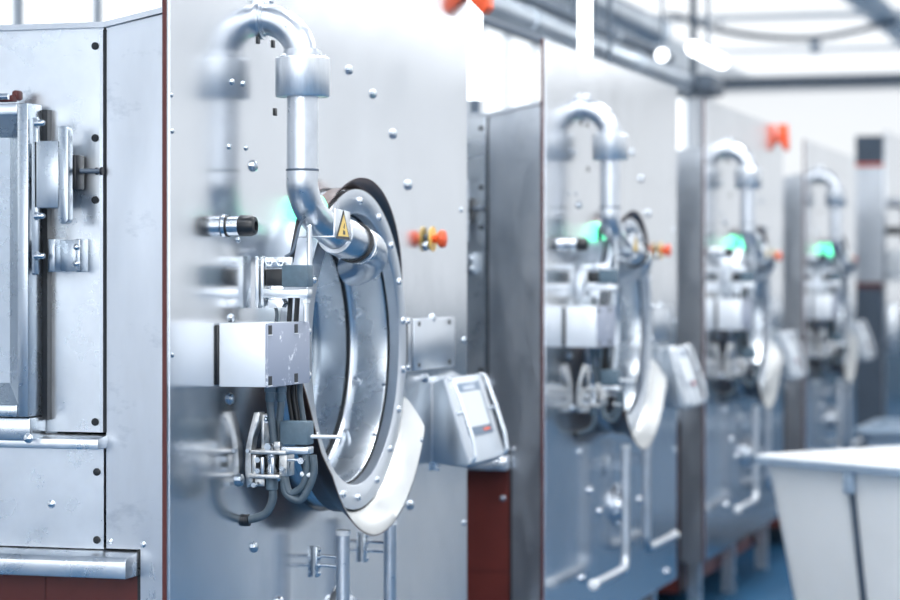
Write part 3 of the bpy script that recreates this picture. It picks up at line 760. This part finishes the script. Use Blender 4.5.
rb, hx, hy = bin_('laundry_bin', 'large cream white plastic laundry bin with grey rim in the lower right corner', cc.x, cc.y, math.atan2(av.y, av.x), La, Lb, .875, 'bin', 'white')
xs_ = -hx + .50
MB().prism([(-hy - .001, .845), (-hy + .012, .845), (-hy + .11, .2), (-hy + .095, .2)], 'x', xs_ - .012, xs_ + .012, .002).build('bin_strap', M['darksteel'], rb)
MB().box(xs_ - .02, xs_ + .02, -hy - .012, -hy + .02, .76, .85, .006).build('strap_hook', M['rim'], rb)
# grey trolley behind the bin
p = on_x(852, 435, .28)
bin_('laundry_trolley', 'blurred blue-grey laundry trolley behind the white bin at the right edge', p.x + .42, p.y + .52, 0, .8, 1.0, .70, 'rim', 'rim')

# ------------------------------------------------------------------ overhead: pipes, rail, lamps
GP = 'overhead service pipes'
def run(name, label, px, py, X, r, y0, y1, mat='duct', group=None):
    p = on_x(px, py, X)
    o = MB().cyl((X, y0, p.z), (X, y1, p.z), r, seg=24)
    o = o.build(name, M[mat]); tag(o, label, 'pipe', group)
    k = y0 + .8; i = 0
    while k < y1:
        MB().turned((X, k, p.z), (0, 1, 0), [(0, r), (.001, r * 1.14), (.05, r * 1.14), (.051, r)], 24).build('pipe_flange', M['duct'], o)
        k += 2.2
    yy = y0 + 1.0
    while yy < y1:
        h = MB().cyl((X, yy, p.z + r * .8), (X, yy, HC), .012, seg=8).build('hanger', M['darksteel'], o); yy += 3.3
    return p.z
yE = on_x(690, 84, -.7).y - .13
z1 = run('service_pipe', 'lower thick steel pipe running above the second washer towards the far wall', 600, 48, -.7, .055, Y1 - 4, yE)
z2 = run('service_pipe', 'upper pale steel pipe at the top centre, highest of the overhead pipes', 640, 24, -1.05, .085, Y1 - 4, yE + .9)
z3 = run('service_pipe', 'dark thin pipe between the two thick overhead pipes', 600, 29, -.8, .03, Y1 - 4, yE, 'darksteel')
z4 = run('service_pipe', 'dark pipe just above the top edge of the second washer', 600, 63, -.62, .018, Y1 - 4, yE - .3, 'darksteel')
p = on_x(690, 84, -.7)
jb = MB().box(-.85, -.55, p.y - .1, p.y + .3, p.z - .06, p.z + .05, .02).build('distribution_box', M['darksteel'])
tag(jb, 'dark box at the end of the overhead pipes above the third washer', 'box')
MB().cyl((-.7, p.y + .1, p.z), (-.7, p.y + .1, HC), .02, seg=10).build('hanger', M['darksteel'], jb)
# round lamp and short tube lamp near the pipe ends
p = on_x(662, 55, -.55)
lo = MB().ball((p.x, p.y, p.z), .032, 16).build('globe_lamp', M['tube']); tag(lo, 'small round bright lamp among the overhead pipes', 'lamp')
MB().cyl((p.x, p.y, p.z + .028), (p.x, p.y, HC), .007, seg=8).build('cord', M['darksteel'], lo)
p = on_x(693, 48, -.3); q = on_x(722, 62, -.3)
lo = MB().cyl(p, q, .035, seg=16).build('tube_lamp', M['tube']); tag(lo, 'short bright tube lamp hanging above the third washer near the pipe ends', 'lamp')
m = (p + q) / 2; MB().cyl(m, (m.x, m.y, HC), .008, seg=8).build('cord', M['darksteel'], lo)
# two upright white bars between the machines, made to glow for a blown-out white
p = on_y(475, 104, M2 + .12); t_ = on_y(475, 10, M2 + .12)
lo = MB().cyl((p.x, p.y, p.z + .015), (p.x, p.y, p.z + .5), .023, seg=20).build('upright_tube_lamp', M['tube'])
tag(lo, 'upright white tube lamp in the gap between first and second washer', 'lamp', None)
MB().cyl((p.x, p.y, 2.112), (p.x, p.y, p.z + .02), .014, seg=14).build('lamp_holder', M['darksteel'], lo)
p = on_x(585, 54, -.10)
lo = MB().cyl((p.x, p.y, p.z - .03), (p.x, p.y, HC - .1), .025, seg=20).build('upright_tube_lamp', M['tube'])
tag(lo, 'upright white tube lamp rising from behind the second washer front', 'lamp', None)
MB().cyl((p.x, p.y, HC - .1), (p.x, p.y, HC), .03, seg=14).build('lamp_holder', M['darksteel'], lo)
# curved overhead rail under the ceiling
pts = [on_z(x, y, 3.85) for x, y in ((560, -22), (600, -8), (640, 6), (690, 24), (740, 33))]
pts = []
for x, y, h in ((600, -16, 3.9), (640, 2, 3.9), (680, 17, 3.9), (720, 30, 3.9), (765, 37, 3.9), (815, 38, 3.9), (860, 30, 3.9), (905, 18, 3.9)):
    z = 24.0 + (x - 700) * .004; u = (x - 450) / FPX * z
    pts.append(Vector((CAMX + u * CS - z * SN, u * SN + z * CS, CAMZ - (y - HOR) / FPX * z)))
rail = MB().tube(spline(pts, 8), .032, 10).build('overhead_rail', M['darksteel']); tag(rail, 'dark curved overhead rail sweeping below the white ceiling at top right', 'rail')
k = pts[5]; MB().box(k.x - .05, k.x + .05, k.y - .04, k.y + .04, k.z - .16, k.z - .02, .02).build('rail_switch', M['frame'], rail)
for k in (pts[0], pts[3], pts[7]):
    MB().cyl(k, (k.x, k.y, max(k.z + .05, HC)), .012, seg=8).build('hanger', M['frame'], rail)

# ------------------------------------------------------------------ view
vs = scene.view_settings
vs.view_transform = 'Standard'; vs.look = 'None'; vs.gamma = 1; vs.use_curve_mapping = False; vs.exposure = 0.18
scene.cycles.use_denoising = True
scene.cycles.max_bounces = 8; scene.cycles.glossy_bounces = 6; scene.cycles.diffuse_bounces = 4
scene.cycles.sample_clamp_indirect = 6
